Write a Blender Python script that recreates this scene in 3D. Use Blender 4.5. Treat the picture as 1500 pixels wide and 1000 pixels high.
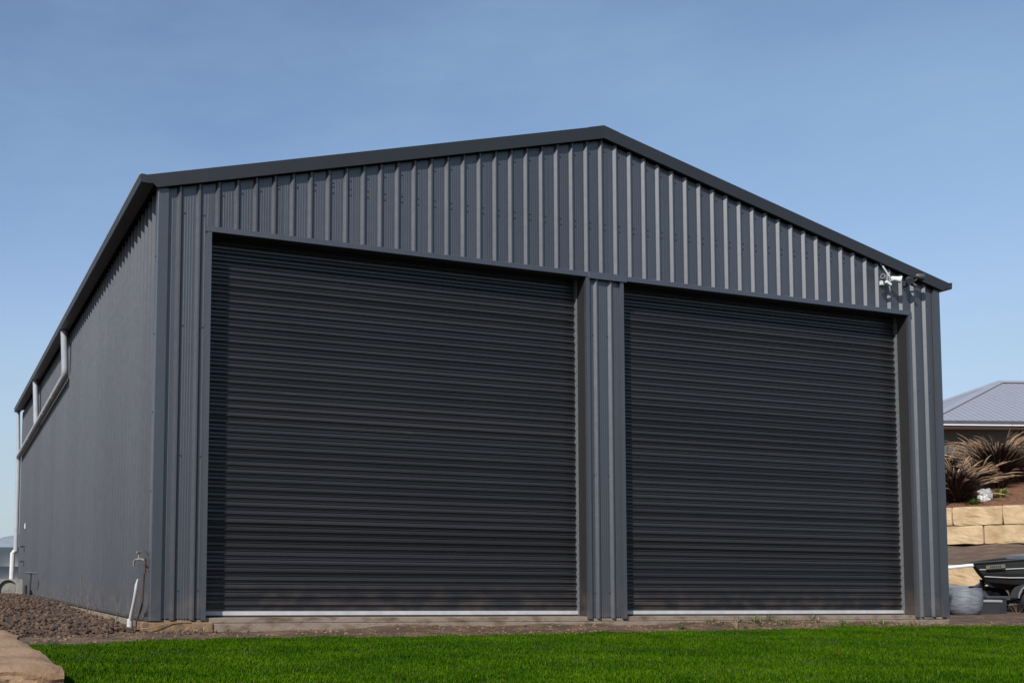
import bpy, bmesh, math, random
import numpy as np
from mathutils import Vector, Matrix, noise as mnoise
random.seed(7); rng = np.random.default_rng(11)
for o in list(bpy.data.objects): bpy.data.objects.remove(o)
S = bpy.context.scene
COL = S.collection
rad = math.radians

# ------------------------------------------------------------ camera
YAW, PIT, ROL = rad(19.634), rad(4.13), rad(0.549)
CAM = Vector((-1.973, -9.9755, 0.358))
cd = bpy.data.cameras.new('camera'); cam = bpy.data.objects.new('camera', cd); COL.objects.link(cam)
Rv = Vector((math.cos(YAW), -math.sin(YAW), 0)); F0 = Vector((math.sin(YAW), math.cos(YAW), 0)); Z = Vector((0, 0, 1))
Fv = F0*math.cos(PIT) + Z*math.sin(PIT); U2 = Z*math.cos(PIT) - F0*math.sin(PIT)
RR = Rv*math.cos(ROL) + U2*math.sin(ROL); UU = U2*math.cos(ROL) - Rv*math.sin(ROL)
m = Matrix((RR, UU, -Fv)).transposed().to_4x4(); m.translation = CAM
cam.matrix_world = m
cd.sensor_fit = 'HORIZONTAL'; cd.sensor_width = 36.0; cd.lens = 36.0*1577.6/1500
cd.shift_x = 293.2/1500; cd.shift_y = 231.1/1500
cd.clip_start = 0.05; cd.clip_end = 6000
S.camera = cam

# ------------------------------------------------------------ sky, sun, exposure
SUN_AZ = rad(229)      # clockwise from +Y: behind the camera, to its left
SUN_EL = rad(38)
sdir = Vector((math.sin(SUN_AZ)*math.cos(SUN_EL), math.cos(SUN_AZ)*math.cos(SUN_EL), math.sin(SUN_EL)))
W = bpy.data.worlds.new('World'); S.world = W; W.use_nodes = True
nt = W.node_tree; nt.nodes.clear()
wo = nt.nodes.new('ShaderNodeOutputWorld'); bg = nt.nodes.new('ShaderNodeBackground'); sky = nt.nodes.new('ShaderNodeTexSky')
sky.sky_type = 'NISHITA'; sky.sun_disc = False; sky.sun_elevation = SUN_EL; sky.sun_rotation = SUN_AZ
sky.air_density = 0.75; sky.dust_density = 0.4; sky.ozone_density = 0.8; sky.altitude = 300
# thin high cloud: a faint veil mixed over the sky
tc = nt.nodes.new('ShaderNodeTexCoord'); mp = nt.nodes.new('ShaderNodeMapping'); mp.inputs['Scale'].default_value = (1.2, 1.2, 3.6)
nz = nt.nodes.new('ShaderNodeTexNoise'); nz.inputs['Scale'].default_value = 1.3; mp.inputs['Location'].default_value = (8.961, 4.232, 7.528); nz.inputs['Detail'].default_value = 8; nz.inputs['Roughness'].default_value = .62
rp = nt.nodes.new('ShaderNodeMapRange'); rp.inputs[1].default_value = .40; rp.inputs[2].default_value = .72; rp.inputs[3].default_value = 0; rp.inputs[4].default_value = .46
mx = nt.nodes.new('ShaderNodeMix'); mx.data_type = 'RGBA'; mx.inputs[7].default_value = (2.0, 3.1, 4.0, 1)
nt.links.new(tc.outputs['Generated'], mp.inputs[0]); nt.links.new(mp.outputs[0], nz.inputs['Vector']); nt.links.new(nz.outputs[0], rp.inputs[0])
nt.links.new(rp.outputs[0], mx.inputs[0]); nt.links.new(sky.outputs[0], mx.inputs[6]); 
sp = nt.nodes.new('ShaderNodeSeparateXYZ'); nt.links.new(tc.outputs['Generated'], sp.inputs[0])
hz = nt.nodes.new('ShaderNodeMapRange'); hz.interpolation_type = 'SMOOTHSTEP'; hz.inputs[1].default_value = -.02; hz.inputs[2].default_value = .375; hz.inputs[3].default_value = .92; hz.inputs[4].default_value = 0
mh = nt.nodes.new('ShaderNodeMix'); mh.data_type = 'RGBA'; mh.inputs[7].default_value = (2.65, 3.15, 3.45, 1)
nt.links.new(sp.outputs[2], hz.inputs[0]); nt.links.new(hz.outputs[0], mh.inputs[0]); nt.links.new(mx.outputs[2], mh.inputs[6]); nt.links.new(mh.outputs[2], bg.inputs[0]); nt.links.new(bg.outputs[0], wo.inputs[0])
bg.inputs[1].default_value = 0.11
sl = bpy.data.lights.new('sun', 'SUN'); sl.energy = 4.0; sl.angle = rad(0.6); sl.color = (1, .975, .945)
sun = bpy.data.objects.new('sun', sl); COL.objects.link(sun); sun.rotation_euler = sdir.to_track_quat('Z', 'Y').to_euler(); sun.location = (-20, 0, 20)
S.view_settings.view_transform = 'Standard'; S.view_settings.look = 'None'; S.view_settings.gamma = 1; S.view_settings.exposure = 0.62
S.render.engine = 'CYCLES'; S.render.resolution_x = 1024; S.render.resolution_y = 682

# ------------------------------------------------------------ materials
def mat(name, col, rough=.6, metal=0., var=.12, nscale=6., bump=0., bscale=40., spec=.5, coat=0., stretch=(1, 1, 1), col2=None, detail=5, c2lo=.45, c2hi=.65, island=0.):
    M = bpy.data.materials.new(name); M.use_nodes = True; t = M.node_tree; b = t.nodes['Principled BSDF']
    b.inputs['Roughness'].default_value = rough; b.inputs['Metallic'].default_value = metal; b.inputs['Specular IOR Level'].default_value = spec
    if coat: b.inputs['Coat Weight'].default_value = coat; b.inputs['Coat Roughness'].default_value = .2
    g = t.nodes.new('ShaderNodeNewGeometry'); mpn = t.nodes.new('ShaderNodeMapping'); mpn.inputs['Scale'].default_value = stretch
    t.links.new(g.outputs['Position'], mpn.inputs[0])
    n = t.nodes.new('ShaderNodeTexNoise'); n.inputs['Scale'].default_value = nscale; n.inputs['Detail'].default_value = detail
    t.links.new(mpn.outputs[0], n.inputs['Vector'])
    r = t.nodes.new('ShaderNodeValToRGB'); e = r.color_ramp.elements
    if col2 is None:
        e[0].position = .3; e[1].position = .7
        e[0].color = [c*(1-var) for c in col]+[1]; e[1].color = [c*(1+var) for c in col]+[1]
    else:
        e[0].position = c2lo; e[1].position = c2hi; e[0].color = list(col)+[1]; e[1].color = list(col2)+[1]
    t.links.new(n.outputs[0], r.inputs[0]); out = r.outputs[0]
    if island:
        h = t.nodes.new('ShaderNodeHueSaturation'); mr = t.nodes.new('ShaderNodeMapRange')
        mr.inputs[3].default_value = 1-island; mr.inputs[4].default_value = 1+island
        t.links.new(g.outputs['Random Per Island'], mr.inputs[0]); t.links.new(mr.outputs[0], h.inputs['Value'])
        t.links.new(out, h.inputs['Color']); out = h.outputs[0]
    t.links.new(out, b.inputs['Base Color'])
    if bump:
        n2 = t.nodes.new('ShaderNodeTexNoise'); n2.inputs['Scale'].default_value = bscale; n2.inputs['Detail'].default_value = 8; n2.inputs['Roughness'].default_value = .6
        t.links.new(mpn.outputs[0], n2.inputs['Vector'])
        bp = t.nodes.new('ShaderNodeBump'); bp.inputs['Strength'].default_value = 1; bp.inputs['Distance'].default_value = bump
        t.links.new(n2.outputs[0], bp.inputs['Height']); t.links.new(bp.outputs[0], b.inputs['Normal'])
    return M
def steel(name, col, rough, spec=.5, coat=0, tone=.10):
    M = mat(name, col, rough, var=.07, nscale=.9, bump=.002, bscale=2.6, spec=spec, stretch=(1, 1, .35), coat=coat)
    if coat: M.node_tree.nodes['Principled BSDF'].inputs['Coat Roughness'].default_value = .42
    t = M.node_tree; b = t.nodes['Principled BSDF']
    src = b.inputs['Base Color'].links[0].from_socket; oi = t.nodes.new('ShaderNodeObjectInfo'); mr = t.nodes.new('ShaderNodeMapRange'); mr.inputs[3].default_value = 1-tone; mr.inputs[4].default_value = 1+tone
    hs = t.nodes.new('ShaderNodeHueSaturation'); t.links.new(oi.outputs['Random'], mr.inputs[0]); t.links.new(mr.outputs[0], hs.inputs['Value']); t.links.new(src, hs.inputs['Color'])
    g0 = t.nodes.new('ShaderNodeNewGeometry'); sx = t.nodes.new('ShaderNodeSeparateXYZ'); t.links.new(g0.outputs['Position'], sx.inputs[0])
    lo = t.nodes.new('ShaderNodeMapRange'); lo.interpolation_type = 'SMOOTHSTEP'; lo.inputs[1].default_value = -.06; lo.inputs[2].default_value = .40; lo.inputs[3].default_value = 1; lo.inputs[4].default_value = 0; t.links.new(sx.outputs[2], lo.inputs[0])
    nd = t.nodes.new('ShaderNodeTexNoise'); nd.inputs['Scale'].default_value = 5; nd.inputs['Detail'].default_value = 7; t.links.new(g0.outputs['Position'], nd.inputs['Vector'])
    nr = t.nodes.new('ShaderNodeMapRange'); nr.inputs[1].default_value = .42; nr.inputs[2].default_value = .75; nr.inputs[4].default_value = .75; t.links.new(nd.outputs[0], nr.inputs[0])
    mu = t.nodes.new('ShaderNodeMath'); mu.operation = 'MULTIPLY'; t.links.new(lo.outputs[0], mu.inputs[0]); t.links.new(nr.outputs[0], mu.inputs[1])
    dm = t.nodes.new('ShaderNodeMix'); dm.data_type = 'RGBA'; dm.inputs[7].default_value = (.085, .062, .045, 1); t.links.new(mu.outputs[0], dm.inputs[0]); t.links.new(hs.outputs[0], dm.inputs[6]); t.links.new(dm.outputs[2], b.inputs['Base Color'])
    n = t.nodes.new('ShaderNodeTexNoise'); n.inputs['Scale'].default_value = 14; n.inputs['Detail'].default_value = 6
    r = t.nodes.new('ShaderNodeMapRange'); r.inputs[3].default_value = rough-.08; r.inputs[4].default_value = rough+.1
    g = t.nodes.new('ShaderNodeNewGeometry'); t.links.new(g.outputs['Position'], n.inputs['Vector']); t.links.new(n.outputs[0], r.inputs[0]); t.links.new(r.outputs[0], b.inputs['Roughness'])
    return M
M_WALL = steel('wall_steel', (.0275, .0295, .0365), .42, 1.0, .3, .17)
M_TRIM = steel('trim_steel', (.016, .016, .018), .45, .5)
M_DOOR = steel('door_steel', (.0165, .0153, .0168), .36, .6, 0, .30)
M_REVEAL = steel('reveal_steel', (.014, .0135, .0135), .6)
M_PIPE = mat('pipe_paint', (.30, .31, .33), .45, var=.08)
M_GALV = mat('galvanised', (.11, .113, .117), .7, metal=.1, var=.15, nscale=40)
M_ALU = mat('aluminium_strip', (.38, .375, .37), .45, var=.12, nscale=9)
M_RUBBER = mat('rubber', (.02, .019, .018), .8)
M_SCREW = mat('screw_paint', (.022, .024, .03), .5)
M_CONC = mat('concrete', (.20, .155, .115), .85, col2=(.085, .052, .03), nscale=4.5, bump=.006, bscale=30, stretch=(1, 1, 2.2), c2lo=.48, c2hi=.7)
M_FOOT = mat('stained_footing', (.19, .115, .062), .9, col2=(.08, .05, .028), nscale=7, bump=.008, bscale=25)
M_SOIL = mat('soil', (.052, .027, .012), .95, col2=(.12, .07, .036), nscale=4, bump=.03, bscale=14)
M_LAWN = mat('lawn_soil', (.012, .022, .003), .95, col2=(.02, .030, .005), nscale=6, bump=.01, bscale=60)
M_GRAVEL = mat('gravel_stone', (.058, .034, .020), .9, var=.45, nscale=9, bump=.006, bscale=60, island=.55)
M_SAND = mat('sandstone', (.42, .305, .175), .9, col2=(.30, .20, .10), nscale=2.6, bump=.02, bscale=9, c2lo=.4, c2hi=.75)
M_SANDC = mat('sawn_sandstone', (.25, .155, .085), .9, col2=(.15, .082, .038), nscale=5, bump=.012, bscale=30, stretch=(1, .5, 1), c2lo=.42, c2hi=.72)
M_MULCH = mat('mulch', (.16, .066, .029), .95, col2=(.075, .032, .016), nscale=12, bump=.04, bscale=20)
M_BANK = mat('bank_soil', (.07, .042, .027), .95, col2=(.11, .07, .046), nscale=2.5, bump=.05, bscale=8)
M_WHITE = mat('white_plastic', (.6, .6, .6), .4, var=.04)
M_BLACK = mat('black_plastic', (.02, .02, .022), .45)
M_DKGREY = mat('dark_grey_metal', (.035, .036, .04), .5)
M_PANEL = mat('solar_cell', (.03, .028, .06), .15)
M_COPPER = mat('copper_pipe', (.07, .04, .032), .5, metal=.3, var=.3, nscale=30)
M_BRASS = mat('tap_brass', (.35, .31, .26), .4, metal=.6, var=.2, nscale=30)
M_PVC = mat('pvc', (.5, .49, .47), .45, var=.08, nscale=12)
M_CORD = mat('yellow_cord', (.22, .15, .05), .7)
M_STICK = mat('dry_stalk', (.11, .09, .07), .9)
M_TANK = mat('tank_plastic_shaded', (.035, .043, .053), .5, var=.05)  # tank wall darkened: its shaded side is put into the colour
M_HROOF = mat('house_roof', (.21, .215, .245), .5, var=.03, nscale=2)
M_HTRIM = mat('house_gutter', (.06, .062, .075), .5)
M_HWALL = mat('house_wall', (.075, .075, .062), .85, var=.1, nscale=1.5)
M_POT = mat('glazed_pot', (.15, .16, .18), .5, col2=(.085, .092, .108), nscale=7, bump=.006, bscale=10, stretch=(1, 1, 6), c2lo=.42, c2hi=.68)
M_HULL = mat('hull_paint', (.008, .009, .009), .7, var=.2, nscale=4)
M_STRAKE = mat('bare_aluminium', (.26, .26, .26), .55, metal=.3, var=.12, nscale=20)
M_TYRE = mat('tyre', (.018, .018, .018), .85)
M_PLATE = mat('decal_plate', (.10, .09, .06), .6)
M_ROCK = mat('pale_rock', (.5, .48, .45), .9, var=.18, nscale=6, bump=.03, bscale=9)
M_FBLADE = mat('fountain_blade', (.036, .0135, .0085), .7, var=.3, nscale=5, island=.5)
M_FPLUME = mat('fountain_plume', (.24, .15, .09), .9, var=.2, nscale=8, island=.35)
M_GPLANT = mat('strappy_leaf', (.16, .26, .035), .6, var=.2, island=.3)
M_WEED = mat('weed_leaf', (.085, .115, .03), .75, var=.3, island=.4)
M_DRYWEED = mat('dry_weed', (.17, .12, .07), .9, var=.2, island=.4)
def grass_mat():
    M = mat('grass_blade', (.0165, .050, .0003), .8, col2=(.040, .086, .0007), nscale=1.6, spec=.03, island=.5, c2lo=.35, c2hi=.65)
    b = M.node_tree.nodes['Principled BSDF']
    t = M.node_tree; src = b.inputs['Base Color'].links[0].from_socket; g = t.nodes.new('ShaderNodeNewGeometry')
    w1 = t.nodes.new('ShaderNodeMath'); w1.operation = 'MULTIPLY'; w1.inputs[1].default_value = 37.17; w2 = t.nodes.new('ShaderNodeMath'); w2.operation = 'FRACT'
    t.links.new(g.outputs['Random Per Island'], w1.inputs[0]); t.links.new(w1.outputs[0], w2.inputs[0])
    cr = t.nodes.new('ShaderNodeMapRange'); cr.inputs[1].default_value = .90; cr.inputs[2].default_value = .99; cr.inputs[4].default_value = .8; t.links.new(w2.outputs[0], cr.inputs[0])
    mz = t.nodes.new('ShaderNodeMix'); mz.data_type = 'RGBA'; mz.inputs[7].default_value = (.10, .115, .022, 1); t.links.new(cr.outputs[0], mz.inputs[0]); t.links.new(src, mz.inputs[6]); t.links.new(mz.outputs[2], b.inputs['Base Color'])
    return M
M_GRASS = grass_mat()

# ------------------------------------------------------------ mesh helpers
class MB:
    def __init__(s): s.v = []; s.f = []
    def add(s, vs, fs):
        k = len(s.v); s.v += [tuple(v) for v in vs]; s.f += [tuple(i+k for i in f) for f in fs]; return s
    def box(s, x0, x1, y0, y1, z0, z1):
        return s.add([(x0,y0,z0),(x1,y0,z0),(x1,y1,z0),(x0,y1,z0),(x0,y0,z1),(x1,y0,z1),(x1,y1,z1),(x0,y1,z1)],
                     [(0,3,2,1),(4,5,6,7),(0,1,5,4),(1,2,6,5),(2,3,7,6),(3,0,4,7)])
    def obox(s, c, ax, ay, az):     # oriented box: centre and three half-axis vectors
        c, ax, ay, az = map(Vector, (c, ax, ay, az))
        p = [c+i*ax+j*ay+k*az for k in (-1,1) for j, i in ((-1,-1),(-1,1),(1,1),(1,-1))]
        return s.add(p, [(0,3,2,1),(4,5,6,7),(0,1,5,4),(1,2,6,5),(2,3,7,6),(3,0,4,7)])
    def prism(s, poly, d):          # closed polygon (list of points) extruded by vector d
        n = len(poly); a = [Vector(p) for p in poly]; b = [p+Vector(d) for p in a]
        return s.add(a+b, [tuple(range(n))[::-1], tuple(range(n, 2*n))] + [(i, (i+1) % n, n+(i+1) % n, n+i) for i in range(n)])
    def tube(s, pts, r, seg=10, cap=True):
        pts = [Vector(p) for p in pts]; rs = r if isinstance(r, (list, tuple)) else [r]*len(pts)
        k = len(s.v); prev = None
        for i, p in enumerate(pts):
            t = (pts[min(i+1, len(pts)-1)]-pts[max(i-1, 0)]).normalized()
            if prev is None:
                a = t.cross(Vector((0, 0, 1)));  a = a if a.length > .05 else t.cross(Vector((1, 0, 0)))
            else: a = prev - t*prev.dot(t)
            a.normalize(); prev = a; b = t.cross(a)
            for j in range(seg):
                q = 2*math.pi*j/seg; s.v.append(tuple(p+(a*math.cos(q)+b*math.sin(q))*rs[i]))
        n = len(pts)
        for i in range(n-1):
            for j in range(seg):
                s.f.append((k+i*seg+j, k+i*seg+(j+1) % seg, k+(i+1)*seg+(j+1) % seg, k+(i+1)*seg+j))
        if cap: s.f.append(tuple(k+j for j in range(seg))[::-1]); s.f.append(tuple(k+(n-1)*seg+j for j in range(seg)))
        return s
    def lathe(s, prof, c=(0, 0, 0), seg=32):
        k = len(s.v)
        for r, z in prof:
            for j in range(seg):
                q = 2*math.pi*j/seg; s.v.append((c[0]+r*math.cos(q), c[1]+r*math.sin(q), c[2]+z))
        for i in range(len(prof)-1):
            for j in range(seg): s.f.append((k+i*seg+j, k+i*seg+(j+1) % seg, k+(i+1)*seg+(j+1) % seg, k+(i+1)*seg+j))
        s.f.append(tuple(k+j for j in range(seg))[::-1]); s.f.append(tuple(k+(len(prof)-1)*seg+j for j in range(seg)))
        return s
    def build(s, name, material, parent=None, loc=(0, 0, 0), smooth=False, bevel=0):
        me = bpy.data.meshes.new(name); L = Vector(loc)
        me.from_pydata([tuple(Vector(v)-L) for v in s.v] if L.length else s.v, [], s.f); me.update()
        bm = bmesh.new(); bm.from_mesh(me); bmesh.ops.recalc_face_normals(bm, faces=bm.faces)
        if bevel: bmesh.ops.bevel(bm, geom=[e for e in bm.edges if e.calc_face_angle(0) > .5], offset=bevel, segments=2, affect='EDGES', profile=.6)
        bm.to_mesh(me); bm.free()
        if smooth:
            for p in me.polygons: p.use_smooth = True
            me.set_sharp_from_angle(angle=rad(38))
        me.materials.append(material)
        o = bpy.data.objects.new(name, me); COL.objects.link(o); o.parent = parent
        o.location = L
        return o
def tag(o, label=None, cat=None, group=None, kind=None):
    if label: o['label'] = label
    if cat: o['category'] = cat
    if group: o['group'] = group
    if kind: o['kind'] = kind
    return o
def thing(name, loc, label, cat, group=None):
    o = bpy.data.objects.new(name, None); COL.objects.link(o); o.location = loc; o.empty_display_size = .1
    return tag(o, label, cat, group)
def part(mb, name, material, root, **k):       # mb in world coordinates; the root is an unrotated empty
    L = root.location if root.parent is None else root.parent.location
    if root.parent is not None and root.parent.parent is not None: L = root.parent.parent.location
    o = mb.build(name, material, None, **k); o.parent = root
    if o.location.length == 0:
        o.data.transform(Matrix.Translation(-L))
    return o
def copy_of(o, parent, loc, name=None):
    c = o.copy(); COL.objects.link(c); c.parent = parent; c.location = loc
    return c
def fbm(x, y, z=0.): return mnoise.fractal(Vector((x, y, z)), 1.0, 2.0, 4)

# ------------------------------------------------------------ ground
TW = Vector((23.0, 10.84, 0)); TT = Vector((-.37, .929, 0)); TN = Vector((.929, .37, 0))   # terrace line, along and up-bank directions
def smooth(a, b, x):
    t = min(1, max(0, (x-a)/(b-a))); return t*t*(3-2*t)
def lawn_edge(x): return -2.15 + .42*smooth(-1.3, .5, x) + .95*smooth(.5, 10.5, x) + .06*fbm(x*1.3, 3.1)
def gh(x, y):
    z = -.165
    if -5 < x < 16 and -11 < y < 4:
        z += .018*fbm(x*1.5, y*1.5) + .012*fbm(x*6, y*6, 5)
        if y < 0:
            z += .03*smooth(.0, .25, lawn_edge(x)+.25-y)
            z += .042*smooth(-.55, -.02, y)*(.55+.6*fbm(x*.7+1, 7.7))*smooth(.7, 1.2, x)
            hp = max(0, fbm(x*.9+4, y*.8+2)*.7+.35)*smooth(-1.3, -.5, y)
            z += .055*hp*smooth(1.5, 3, x)*smooth(5.1, 4.6, x) + .075*(.35+hp)*smooth(5.3, 6.2, x)*smooth(9.4, 8.6, x)*smooth(-1.3, -.35, y)
    if x < .5 and y > -1.5:
        z += (.06*smooth(0, 9, y) + .035*smooth(-.2, 2, y)*smooth(-.05, -.5, x) + .03*smooth(3, 8, y))*smooth(.4, -.05, x)
    s = (Vector((x, y, 0))-TW).dot(TN)
    if s > -7: z += (.40*smooth(-7, -3.3, s) if s < -2 else .40 - 1.2*smooth(-2, 0, s))
    return z
def ground():
    def axis(lo, hi, st, far):
        a = list(np.arange(lo, hi+1e-6, st)); d = st
        p = hi
        while p < far: d *= 1.35; p += d; a.append(p)
        p = lo; d = st
        while p > -far: d *= 1.35; p -= d; a.insert(0, p)
        return a
    xs = axis(-4, 14, .12, 2500); ys = axis(-10, 5, .12, 2500)
    mb = MB(); mb.v = [(x, y, gh(x, y)) for y in ys for x in xs]; n = len(xs)
    for j in range(len(ys)-1):
        for i in range(n-1): mb.f.append((j*n+i, j*n+i+1, (j+1)*n+i+1, (j+1)*n+i))
    o = mb.build('ground', M_SOIL, smooth=True); o.data.materials.append(M_LAWN)
    for p in o.data.polygons:
        c = p.center
        if c.y < lawn_edge(c.x) and c.x > -1.38: p.material_index = 1
    tag(o, 'brown soil ground round the shed', 'ground', kind='structure')
ground()

def lawn():
    N = 1250000
    D = np.sqrt(rng.uniform(3.6**2, 12.5**2, N)); L = D*rng.uniform(-.36, .78, N)
    keep = rng.uniform(0, 1, N) < np.clip(5.2/D, .35, 1)**1.15
    D, L = D[keep], L[keep]
    x = CAM.x + F0.x*D + Rv.x*L; y = CAM.y + F0.y*D + Rv.y*L
    xe = np.linspace(-3, 16, 400); le = np.array([lawn_edge(v) for v in xe])
    edge = np.interp(x, xe, le) + rng.normal(0, .05, len(x)) + np.where(rng.uniform(0, 1, len(x)) < .02, rng.uniform(0, .9, len(x)), 0)
    k = (y < edge) & ((x > -1.36) | (y < -5.6)); x, y = x[k], y[k]; n = len(x)
    z = np.array([gh(a, b) for a, b in zip(np.round(x, 2), np.round(y, 2))]) - .004
    h = rng.uniform(.014, .030, n)*(1+.25*np.sin(x*2.1+np.sin(y*1.7))*.5); w = rng.uniform(.0014, .0028, n)
    a = rng.uniform(0, 2*np.pi, n); ln = rng.uniform(.1, .75, n)*h; b = a + rng.uniform(-.6, .6, n) + np.pi/2
    dx, dy = np.cos(a)*w, np.sin(a)*w; lx, ly = np.cos(b)*ln, np.sin(b)*ln
    V = np.zeros((n, 5, 3))
    V[:,0] = np.stack([x-dx, y-dy, z], 1); V[:,1] = np.stack([x+dx, y+dy, z], 1)
    V[:,2] = np.stack([x+dx*.8+lx*.35, y+dy*.8+ly*.35, z+h*.6], 1); V[:,3] = np.stack([x-dx*.8+lx*.35, y-dy*.8+ly*.35, z+h*.6], 1)
    V[:,4] = np.stack([x+lx, y+ly, z+h], 1)
    me = bpy.data.meshes.new('lawn_grass'); me.vertices.add(n*5); me.vertices.foreach_set('co', V.ravel())
    base = (np.arange(n)*5)[:,None]
    loops = (base + np.array([0,1,2,3,3,2,4])).ravel()
    me.loops.add(n*7); me.loops.foreach_set('vertex_index', loops.astype(np.int32))
    st = (np.arange(n)*7)[:,None] + np.array([0, 4]); me.polygons.add(n*2)
    me.polygons.foreach_set('loop_start', st.ravel().astype(np.int32))
    me.update(calc_edges=True); me.validate()
    me.materials.append(M_GRASS)
    o = bpy.data.objects.new('lawn_grass', me); COL.objects.link(o)
    tag(o, 'short bright green mown lawn in front of the shed', 'grass', kind='stuff')
lawn()

# terrace bank behind the boat
def bank():
    prof = [(-3.02, -.3), (-3.0, .80), (-2.0, .98), (-1.0, 1.18), (-.05, 1.36), (.28, 1.36), (.30, 2.26), (.6, 2.30), (1.5, 2.55), (3, 2.95), (5, 3.3), (8, 3.5), (14, 3.6), (60, 3.6)]
    ts = list(np.arange(-16, 30, .4)); mb = MB(); n = len(prof)
    for t in ts:
        for s, z in prof:
            p = TW + TT*t + TN*s; mb.v.append((p.x, p.y, z + (.07*fbm(p.x*1.2, p.y*1.2) if -2.9 < s < 20 and s not in (.28, .30) else 0)))
    k = len(ts)
    for i in range(k-1):
        for j in range(n-1): mb.f.append((i*n+j, (i+1)*n+j, (i+1)*n+j+1, i*n+j+1))
    o = mb.build('earth_bank', M_BANK); o.data.materials.append(M_MULCH)
    for p in o.data.polygons:
        if (p.center-TW).dot(TN) > .4: p.material_index = 1
    tag(o, 'brown earth bank with red mulch bed above the stone wall', 'bank', kind='structure')
bank()

# ------------------------------------------------------------ shed
WID, LEN, ZB, HT, HD = 10.0, 15.46, -.055, 4.045, 3.694
PIT_S = .2452
RIB0, RP = .2162, .191
DOORS = ((.53, 4.765), (5.255, 9.46))
shed = thing('steel_shed', (5, LEN/2, -.165), 'large charcoal ribbed steel gable shed with two black roller doors', 'shed')
def roof_z(x): return HT + PIT_S*(5-abs(x-5))
def profile(xa, xb, ribs, depth=.03, run=.023):
    """cross-section points (x, out) of the ribbed sheet between xa and xb; out=0 at the rib top, -depth in the pan"""
    pts = [(xa, -depth)]; xs = sorted(ribs)
    edges = [xa]+xs+[xb]
    for i, r in enumerate(edges[:-1]):
        if i > 0: pts += [(r-.008-run, -depth), (r-.008, 0), (r+.008, 0), (r+.008+run, -depth)]
        nx = edges[i+1]; a = r+.008+run if i > 0 else xa; b = nx-.008-run if i < len(edges)-2 else xb
        if b-a > .06:
            k = 4 if b-a > .1 else 2
            for q in range(k):
                c = a+(b-a)*(q+1)/(k+1)
                pts += [(c-.007, -depth), (c-.003, -depth+.001), (c+.003, -depth+.001), (c+.007, -depth)]
    pts.append((xb, -depth))
    pts = sorted((p for p in pts if xa-1e-6 <= p[0] <= xb+1e-6), key=lambda p: p[0])
    return pts
def sheet(xa, xb, ribs, zlo, ztop, face='front'):
    mb = MB(); pr = profile(xa, xb, ribs, run=.023 if face == 'front' else .0075); cuts = []
    for (x, d) in pr:
        cuts.append((x, d))
    if face in ('front', 'back') and xa < 5 < xb: cuts = sorted(cuts+[(5.0, float(np.interp(5.0, [c[0] for c in cuts], [c[1] for c in cuts])))])
    for x, d in cuts:
        zt = ztop(x) if callable(ztop) else ztop
        P = (x, -d, zlo), (x, -d, zt)
        if face == 'left': P = [(-d, p[0], p[2]) for p in P]
        if face == 'right': P = [(WID+d, p[0], p[2]) for p in P]
        if face == 'back': P = [(p[0], LEN+d, p[2]) for p in P]
        mb.v += [tuple(p) for p in P]
    for i in range(len(cuts)-1): mb.f.append((2*i, 2*i+2, 2*i+3, 2*i+1))
    return mb
allribs = [RIB0+i*RP for i in range(51)]
# piers
part(sheet(.0, .53, allribs[:2], ZB, roof_z), 'cladding_sheet', M_WALL, shed)
part(sheet(9.46, 10, allribs[49:], ZB, roof_z), 'cladding_sheet', M_WALL, shed)
part(sheet(4.765, 5.255, [4.909, 5.098], ZB, HD), 'cladding_sheet', M_WALL, shed)
# over the doors: sheets of four ribs
a = .53; i = 2
while i < 49:
    j = min(i+4, 49); b = allribs[j]-RP/2 if j < 49 else 9.46
    part(sheet(a, b, allribs[i:j], HD+.012, roof_z), 'cladding_sheet', M_WALL, shed); a = b; i = j
# side walls
nside = 20; w4 = LEN/nside; rp = w4/4
for face in ('left', 'right'):
    first = None
    for k in range(nside):
        if first is None:
            first = part(sheet(0, w4, [rp*(q+.5) for q in range(4)], ZB, HT+.03, face), 'cladding_sheet', M_WALL, shed)
        else: copy_of(first, shed, first.location+Vector((0, k*w4, 0)))
part(sheet(0, WID, [RIB0+q*RP for q in range(51)], ZB, roof_z, 'back'), 'back_cladding', M_WALL, shed)
# corner flashings
for sx in (0, 1):
    X = lambda x: x if sx == 0 else WID-x
    mb = MB(); pl = [(X(.105), .026), (X(.100), -.004), (X(.004), -.004), (X(-.004), .004), (X(-.004), .10), (X(.026), .105), (X(.026), .1), (X(.0), .097), (X(0), 0), (X(.097), 0), (X(.1), .026)]
    mb.prism([(x, y, ZB-.004) for x, y in pl], (0, 0, HT+.02-ZB)); part(mb, 'corner_flashing', M_WALL, shed)
mb = MB(); mb.box(-.004, -.0015, .10, LEN-.1, ZB-.012, ZB+.022); part(mb, 'base_trim', M_WALL, shed)
# jamb flashings and reveals
for d0, d1 in DOORS:
    for x, sg in ((d0, 1), (d1, -1)):
        mb = MB(); mb.box(min(x, x-sg*.045), max(x, x-sg*.045), -.006, .030, ZB-.003, HD-.008)
        part(mb, 'jamb_flashing', M_WALL, shed)
        mb = MB(); mb.box(min(x, x-sg*.018), max(x, x-sg*.018), .031, .235, ZB+.02, HD-.002)
        part(mb, 'door_reveal', M_REVEAL, shed)
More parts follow.
